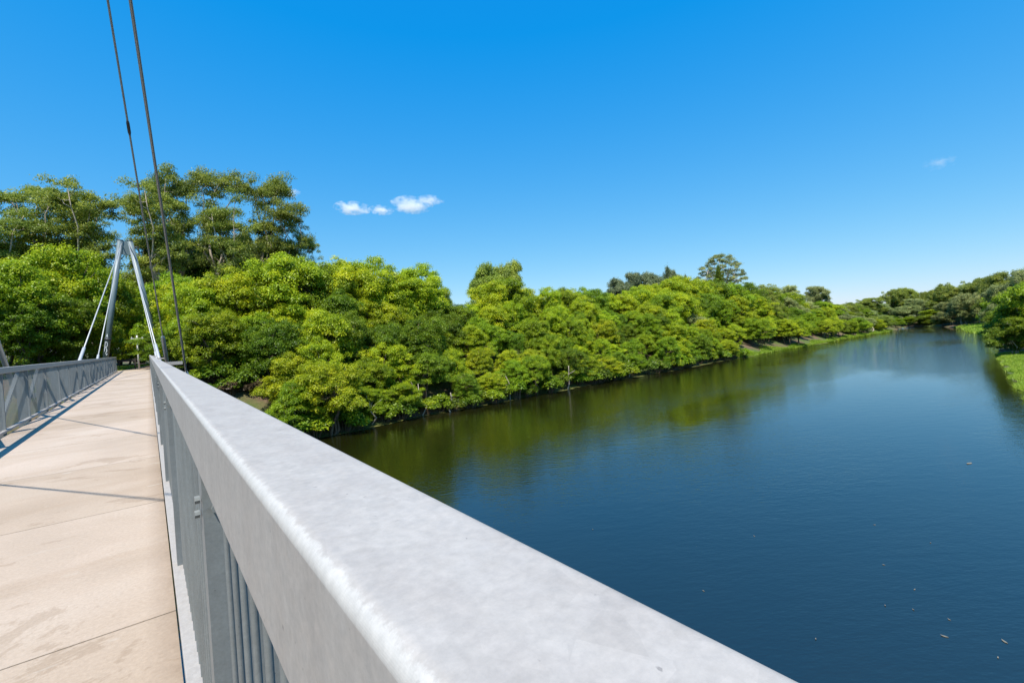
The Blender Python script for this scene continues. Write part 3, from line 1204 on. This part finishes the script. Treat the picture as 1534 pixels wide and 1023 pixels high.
# trees that stand above the far bank
G = 'trees standing above the far bank skyline'
tree_at(725, 400, 84, FAR, L_EUC, 'olive tree rising behind the notch in the far bank skyline, left of a pair', G, .8)
tree_at(757, 394, 86, FAR, L_EUC, 'olive tree rising behind the notch in the far bank skyline, right of a pair', G, .8)
tree_at(926, 420, 82, FAR, L_OAK, 'loose grey-green tree at the left end of the dark skyline clump', G, .85)
tree_at(952, 407, 84, FAR, L_OAK, 'dark loose tree, tallest on the left of the dark skyline clump', G, .8)
tree_at(978, 410, 82, FAR, L_OAK, 'dark loose tree in the middle of the dark skyline clump', G, .8)
tree_at(1000, 402, 85, OAK, L_OAK, 'spiky topped she-oak right of the middle of the dark skyline clump', G, 1.2)
tree_at(1012, 412, 83, FAR, L_OAK, 'dark loose tree right of the spiky she-oak in the skyline clump', G, .7)
tree_at(1027, 414, 84, OAK, L_OAK, 'small spiky she-oak at the right end of the dark skyline clump', G, .9)
tree_at(1078, 380, 84, OPEN, L_GRY, 'open umbrella shaped eucalypt standing high above the far bank', G, 1.2)
tree_at(1076, 400, 80, OAK, L_DRK, 'dark green pointed tree in front of the open umbrella eucalypt', G, .8)
tree_at(1128, 438, 72, BROAD, L_RED, 'rusty tipped rounded tree right below the open umbrella eucalypt', G, 1.5)
tree_at(975, 455, 62, BROAD, L_PAL, 'pale straw coloured tree on the far bank below the she-oaks', G, 1.25, M_BARKPALE)
tree_at(1182, 428, 86, FAR, L_GRY, 'grey-green loose tree, left of two standing over the distant bank', G, 1.1)
tree_at(1222, 428, 88, FAR, L_GRY, 'pale domed loose tree, right of two standing over the distant bank', G, 1.2)
tree_at(1300, 446, 70, FAR, L_EUC, 'flat topped tree at the far end of the left bank', G, 1.1)

# far end of the reach and right bank
G = 'trees closing the far end of the river'
k = 0
for px, py, X, ws, mt, pr in [
        (1322, 458, 332, 1.25, L_GRY, FAR), (1340, 437, 345, 1.45, L_EUC, FAR), (1358, 436, 352, 1.45, L_EUC, FAR), (1350, 462, 328, 1.25, L_GRY, FAR),
        (1372, 450, 335, 1.32, L_GRY, FAR), (1392, 440, 345, 1.52, L_EUC, FAR), (1398, 465, 322, 1.19, L_MID, FAR), (1412, 434, 330, 1.45, L_EUC, FAR),
        (1425, 455, 305, 1.25, L_GRY, FAR), (1436, 436, 310, 1.32, L_EUC, FAR), (1444, 448, 286, 1.19, L_GRY, FAR), (1332, 474, 322, 0.86, L_DRK, FAR),
        (1380, 474, 317, 0.86, L_DRK, FAR), (1412, 474, 308, 0.86, L_DRK, FAR), (1364, 476, 322, 0.79, L_MID, FAR)]:
    tree_at(px, py, 0, pr, mt, WORDS[mt] + (' rounded') + ' tree, ' + nth(k) + ' along from the left at the far river end', G, ws * .84, X=X, lift=1.1)
    k += 1
G = 'trees along the right bank'
for px, py, X, ws, mt, pr, lb in [
        (1455, 430, 322, 1.5, L_GRY, FAR, 'grey-green open tree at the far start of the right bank'),
        (1470, 421, 312, 1.5, L_EUC, FAR, 'tall olive open tree rising over the distant right bank'),
        (1466, 445, 300, 1.2, L_GRY, FAR, 'grey-green rounded tree behind the distant grassy point'),
        (1484, 436, 285, 1.3, L_GRY, FAR, 'grey-green rounded tree right of the distant grassy point'),
        (1493, 418, 270, 1.35, L_EUC, FAR, 'olive open tree left of the dark right edge trees'),
        (1496, 446, 236, 1.0, L_MID, FAR, 'mid-green rounded tree above the distant right bank grass'),
        (1510, 432, 200, 1.0, L_GRY, FAR, 'greyish rounded tree between the distant grass and the right edge'),
        (1506, 466, 128, 0.75, L_DRK, FAR, 'deep green bushy tree overhanging the water at the right bank'),
        (1524, 452, 122, 0.83, L_DRK, FAR, 'deep green bushy tree at the right photo edge above the grass'),
        (1536, 412, 134, 0.85, L_GRY, FAR, 'tall grey-green tree cut by the right photo edge'),
        (1545, 430, 116, 0.98, L_MID, FAR, 'mid-green tree leaning in from the right photo edge'),
        (1520, 478, 112, 0.68, L_DRK, FAR, 'low dark tree over the bare mud at the right bank')]:
    tree_at(px, py, 0, pr, mt, lb, G, ws * .84, X=X, lift=1.1)

# shrubs along the far water's edge
G = 'shrubs along the far water edge'
x = 2.5
n = 0
while x < 108:
    y = float(yl(x)) + rng.uniform(-.6, .9)
    mt = L_DRK if rng.random() < .62 else L_MID
    p = SHRUB[rng.randrange(4)]
    k = rng.uniform(.75, 1.25) * (1 + x * .002)
    p.place(x, y, max(gz(x, y), WZ) - .15, 2.2 * k, k, rng.uniform(0, 6.28), mt,
            WORDS[mt] + ' leafy shrub at the far water edge, ' + nth(n) + ' along from the bridge', G)
    n += 1
    x += rng.uniform(.9, 1.8) * (1 + x * .009)
G = 'shrubs under the bridge end'
for i in range(12):
    x = rng.uniform(1.5, 9)
    y = float(yl(x)) + rng.uniform(3, 12)
    mt = L_DRK if i % 3 else L_MID
    p = SHRUB[i % 4]
    k = rng.uniform(.8, 1.3)
    p.place(x, y, gz(x, y) - .1, 2.2 * k, k, rng.uniform(0, 6.28), mt, WORDS[mt] + ' shrub on the bank beside the bridge, ' + nth(i) + ' of the shrubs there', G)

G = 'dry scrub on the bank beside the bridge'
for i, (px, py, Y) in enumerate([(312, 562, 55), (330, 572, 53), (352, 566, 54), (372, 572, 52.5), (345, 590, 51), (392, 580, 51), (305, 545, 57), (360, 548, 56)]):
    p = at_y(px, py, Y)
    pr = SHRUB[i % 4]
    k = rng.uniform(.7, 1.0)
    mt = M_DRY if i % 3 else L_PAL
    pr.place(p[0], p[1], gz(p[0], p[1]) - .1, 2.0 * k, k, rng.uniform(0, 6.28), mt, ('brown dry' if i % 3 else 'straw coloured') + ' scrubby shrub on the bank beside the bridge, ' + nth(i) + ' of the dry shrubs', G)

# leaning bare trunks over the water
G = 'bare stems at the far water edge'
for px, py, lx, ly, hgt, rad, mt, lb in [
        (474, 645, .9, .3, 3.2, .09, M_BARKPALE, 'pale slanting bare stem by the water below the yellow-green trees'),
        (462, 648, -.4, .2, 2.6, .12, M_BARK, 'crooked dark stem just left of the pale slanting stem'),
        (601, 622, .1, .5, 3.4, .19, M_BARKBROWN, 'thick brown trunk, left of two standing at the water edge'),
        (614, 620, -.35, .5, 3.3, .16, M_BARKBROWN, 'thick brown trunk, right of two standing at the water edge'),
        (640, 622, -.7, .2, 3.6, .07, M_BARKPALE, 'thin pale stem leaning left over the dark bank'),
        (1234, 510, 1.6, .4, 4.2, .22, M_BARKPALE, 'pale forked trunk at the distant left bank edge'),
        (1306, 500, 3.6, .2, 3.0, .18, M_BARKPALE, 'pale trunk leaning far over the distant water')]:
    p = at_z(px, py, WZ)
    p[1] = max(p[1], float(yl(p[0])) + .05)
    m = MB()
    rs = np.random.RandomState(int(px))
    a = Vector((0, 0, -.6)); c = Vector((lx, ly, hgt))
    m.tube(wobble(a, c, rs, 5, .05), [rad, rad * .9, rad * .8, rad * .7, rad * .55, rad * .4], 8)
    m.tube(wobble(a.lerp(c, .6), c + Vector((-.7, .3, .3)), rs, 3, .06), [rad * .5, rad * .4, rad * .3, rad * .15], 7)
    o = m.build('bare_trunk', mt, smooth=True)
    o.location = (p[0], p[1], gz(p[0], p[1]))
    tag(o, lb, 'tree trunk', G)


for i, (x, dy) in enumerate([(17.5, .1), (22, .3), (26.5, .05), (30, .4), (36, .1), (41, .3), (47, .05), (55, .2), (63, .1), (74, .2)]):
    rs = np.random.RandomState(400 + i)
    m = MB()
    hgt = rs.uniform(2.2, 3.6)
    c = Vector((rs.uniform(-1.2, 1.2), rs.uniform(-1.3, .6), hgt))
    rad = rs.uniform(.06, .13)
    m.tube(wobble((0, 0, -.6), c, rs, 5, .06), [rad, rad * .9, rad * .8, rad * .7, rad * .55, rad * .4], 8)
    for q in range(2):
        a = c * rs.uniform(.4, .7)
        m.tube(wobble(a, a + Vector((rs.uniform(-1, 1), rs.uniform(-.9, .3), rs.uniform(.3, 1.1))), rs, 3, .07), [rad * .5, rad * .4, rad * .28, rad * .12], 7)
    pale = i % 2 == 0
    o = m.build('bare_trunk', M_BARKPALE if pale else M_BARKBROWN, smooth=True)
    y = float(yl(x)) - .1 + dy
    o.location = (x, y, gz(x, y))
    tag(o, ('pale' if pale else 'brown') + ' forked bare stem standing at the dark far water edge, ' + nth(i) + ' from the left', 'tree trunk', G)

# grass on the low banks
def grass(name, pts, hgt, wid, seed):
    rs = np.random.RandomState(seed)
    k = len(pts)
    P = np.array(pts)
    a = rs.rand(k) * 2 * PI
    S = np.stack([np.cos(a), np.sin(a), np.zeros(k)], 1) * (wid * (.6 + .8 * rs.rand(k)))[:, None] / 2
    tip = P + np.stack([rs.normal(size=k) * .6 * hgt, rs.normal(size=k) * .6 * hgt, hgt * (.5 + .8 * rs.rand(k))], 1)
    V = np.stack([P - S, P + S, tip], 1).reshape(-1, 3)
    me = bpy.data.meshes.new(name)
    me.vertices.add(3 * k)
    me.vertices.foreach_set('co', V.astype(np.float32).ravel())
    me.loops.add(3 * k)
    me.loops.foreach_set('vertex_index', np.arange(3 * k, dtype=np.int32))
    me.polygons.add(k)
    me.polygons.foreach_set('loop_start', np.arange(0, 3 * k, 3, dtype=np.int32))
    me.polygons.foreach_set('loop_total', np.full(k, 3, dtype=np.int32))
    me.update(calc_edges=True)
    at = me.attributes.new('tint', 'FLOAT', 'FACE')
    at.data.foreach_set('value', np.clip(.5 + .2 * rs.normal(size=k), 0, 1).astype(np.float32))
    me.materials.append(L_GRASS)
    o = bpy.data.objects.new(name, me)
    C.objects.link(o)
    return tag(o, kind='stuff', cat='grass')


rs = np.random.RandomState(3)
pts = []
for i in range(40000):
    x = rs.uniform(106, 262)
    d_ = rs.uniform(-.5, (3.2 if x < 135 else 2.0) * (.55 + .45 * math.sin(x * .35 + 1)))
    if 122 < x < 140 and d_ > 1.2:
        pass
    y = float(yl(x)) + d_
    pts.append((x, y, max(gz(x, y), WZ - .02)))
tag(grass('bank_grass', pts, .6, .12, 1), 'bright green grass strip along the distant left water edge')
pts = []
for i in range(80000):
    x = rs.uniform(52, 116)
    y = float(yr(x)) - (.5 + .4 * math.sin(x * .7) + rs.uniform(0, 1) * 8)
    pts.append((x, y, max(gz(x, y), WZ - .02)))
tag(grass('bank_grass', pts, .34, .06, 2), 'bright green grass on the low right bank at the photo edge')
pts = []
for i in range(26000):
    x = rs.uniform(150, 285)
    y = float(yr(x)) - rs.uniform(-.3, 10)
    pts.append((x, y, max(gz(x, y), WZ - .02)))
tag(grass('bank_grass', pts, .9, .24, 4), 'bright green grassy point on the distant right bank')
pts = []
for i in range(9000):
    x = rs.uniform(-14, 12)
    y = rs.uniform(63, 100)
    if abs(x + 1.2 - 6 * ((y - 60) / 40) ** 2) < 1.6:
        continue
    pts.append((x, y, gz(x, y)))
tag(grass('bank_grass', pts, .35, .10, 5), 'grass around the path beyond the bridge end')

# floating weed mats hugging the far edge
m = MB()
rs = np.random.RandomState(8)
for i in range(120):
    x = rs.uniform(12, 105) if i < 80 else rs.uniform(108, 200)
    y = float(yl(x)) - abs(rs.normal()) * .35 + .05
    L, wd = rs.uniform(.6, 2.6) * (1 + x * .006), rs.uniform(.12, .34) * (1 + x * .004)
    base = len(m.v)
    nk = 12
    for k in range(nk):
        a = 2 * PI * k / nk
        q = rs.uniform(.7, 1.15)
        m.v.append((x + math.cos(a) * L * q, y + math.sin(a) * wd * q, WZ + .012 + .004 * (i % 5)))
    m.f.append([base + k for k in range(nk)])
tag(m.build('floating_weed', M_WEED), 'yellowish floating weed along the far water edge', 'water weed', kind='stuff')

# fallen leaves drifting on the water
FL = [(1310, 786, 'left of the middle right'), (1394, 813, 'below the clear blue patch'), (1324, 846, 'above the lower right group'), (1370, 883, 'beside a fainter one'),
      (1326, 907, 'near the middle of the lower right'), (1368, 913, 'right of its neighbour low in the river'), (1422, 928, 'in the lower right river'), (1505, 961, 'largest, by the lower right corner'),
      (1222, 957, 'low and left, near the rail'), (1415, 953, 'long thin one low in the river'), (1452, 694, 'faint wide patch up the river'), (888, 793, 'near the rail in the middle of the photo'),
      (1130, 803, 'far from others in mid river'), (1054, 885, 'between rail and mid river'), (1495, 985, 'lowest, near the bottom right')]
for i, (px, py, wh) in enumerate(FL):
    p = at_z(px, py, WZ)
    s = .026 if i not in (7, 9, 10) else (.05 if i != 10 else .16)
    m = MB()
    P = [(-s * 1.6, 0, .012), (-s * .5, -s * .55, .006), (s * .7, -s * .5, .008), (s * 1.7, 0, .022), (s * .7, s * .5, .010), (-s * .5, s * .55, .006)]
    T = [(x_, y_, z_ + .006) for x_, y_, z_ in P]
    m.v = P + T
    m.f = [[5, 4, 3, 2, 1, 0], [6, 7, 8, 9, 10, 11]] + [[k, (k + 1) % 6, 6 + (k + 1) % 6, 6 + k] for k in range(6)]
    o = m.build('floating_leaf', M_FLECK)
    o.location = (p[0], p[1], WZ)
    o.rotation_euler = (0, 0, rng.uniform(0, 6.28))
    tag(o, 'pale fallen leaf floating on the river, ' + wh, 'fallen leaf', 'fallen leaves on the river')


# ------------------------------------------------------------------ clouds
def cloud(px, py, wpx, hpx, dens, seed, label, dist=1900.0):
    dv = ray(px, py)
    dv = dv / np.linalg.norm(dv)
    c = EYE + dv * dist
    sx = wpx / F * dist / 2
    sz = hpx / F * dist / 2
    bpy_me = bpy.data.meshes.new('cloud')
    import bmesh
    bm = bmesh.new()
    bmesh.ops.create_icosphere(bm, subdivisions=3, radius=1.0)
    bm.to_mesh(bpy_me)
    bm.free()
    o = bpy.data.objects.new('cloud', bpy_me)
    C.objects.link(o)
    o.location = c
    o.scale = (sx, sx * .7, sz)
    o.rotation_euler = (0, ROLL * .8, math.atan2(-dv[0], dv[1]))
    t = NT('cloud vapour')
    co = t.coord()
    nz = t.noise(1.5, 6, .62, t.mapping(co, loc=(seed, seed, 0), scale=(1.3, 1.3, .8)))
    ln = t.n('ShaderNodeVectorMath'); ln.operation = 'LENGTH'
    t.l(co, ln.inputs[0])
    fall = t.math('SUBTRACT', 1.0, ln.outputs['Value'])
    v = t.math('ADD', t.math('MULTIPLY', t.math('SUBTRACT', nz.outputs['Fac'], .56), 3.4), t.math('MULTIPLY', fall, .95))
    v = t.math('MINIMUM', t.math('MAXIMUM', v, 0.0), 1.0)
    v = t.math('MULTIPLY', v, dens)
    pv = t.n('ShaderNodeVolumePrincipled')
    pv.inputs['Color'].default_value = (1, 1, 1, 1)
    pv.inputs['Anisotropy'].default_value = 0.1
    t.l(v, pv.inputs['Density'])
    t.t.nodes.remove(t.p)
    t.l(pv.outputs[0], t.o.inputs['Volume'])
    bpy_me.materials.append(t.m)
    return tag(o, label, 'cloud', 'small clouds over the far bank')


cloud(528, 312, 52, 19, .07, 1.3, 'leftmost puff of the three small white clouds')
cloud(571, 315, 36, 14, .07, 4.9, 'middle small round puff of the white clouds')
cloud(616, 307, 62, 25, .07, 8.2, 'widest of the three white clouds, at the right')
cloud(645, 300, 40, 14, .05, 12.4, 'faint wisp trailing off the widest white cloud')
cloud(427, 287, 40, 13, .04, 15.1, 'thin small cloud beside the top of the tall eucalypts')
cloud(1408, 245, 30, 14, .014, 18.3, 'tiny faint cloud alone high at the right')
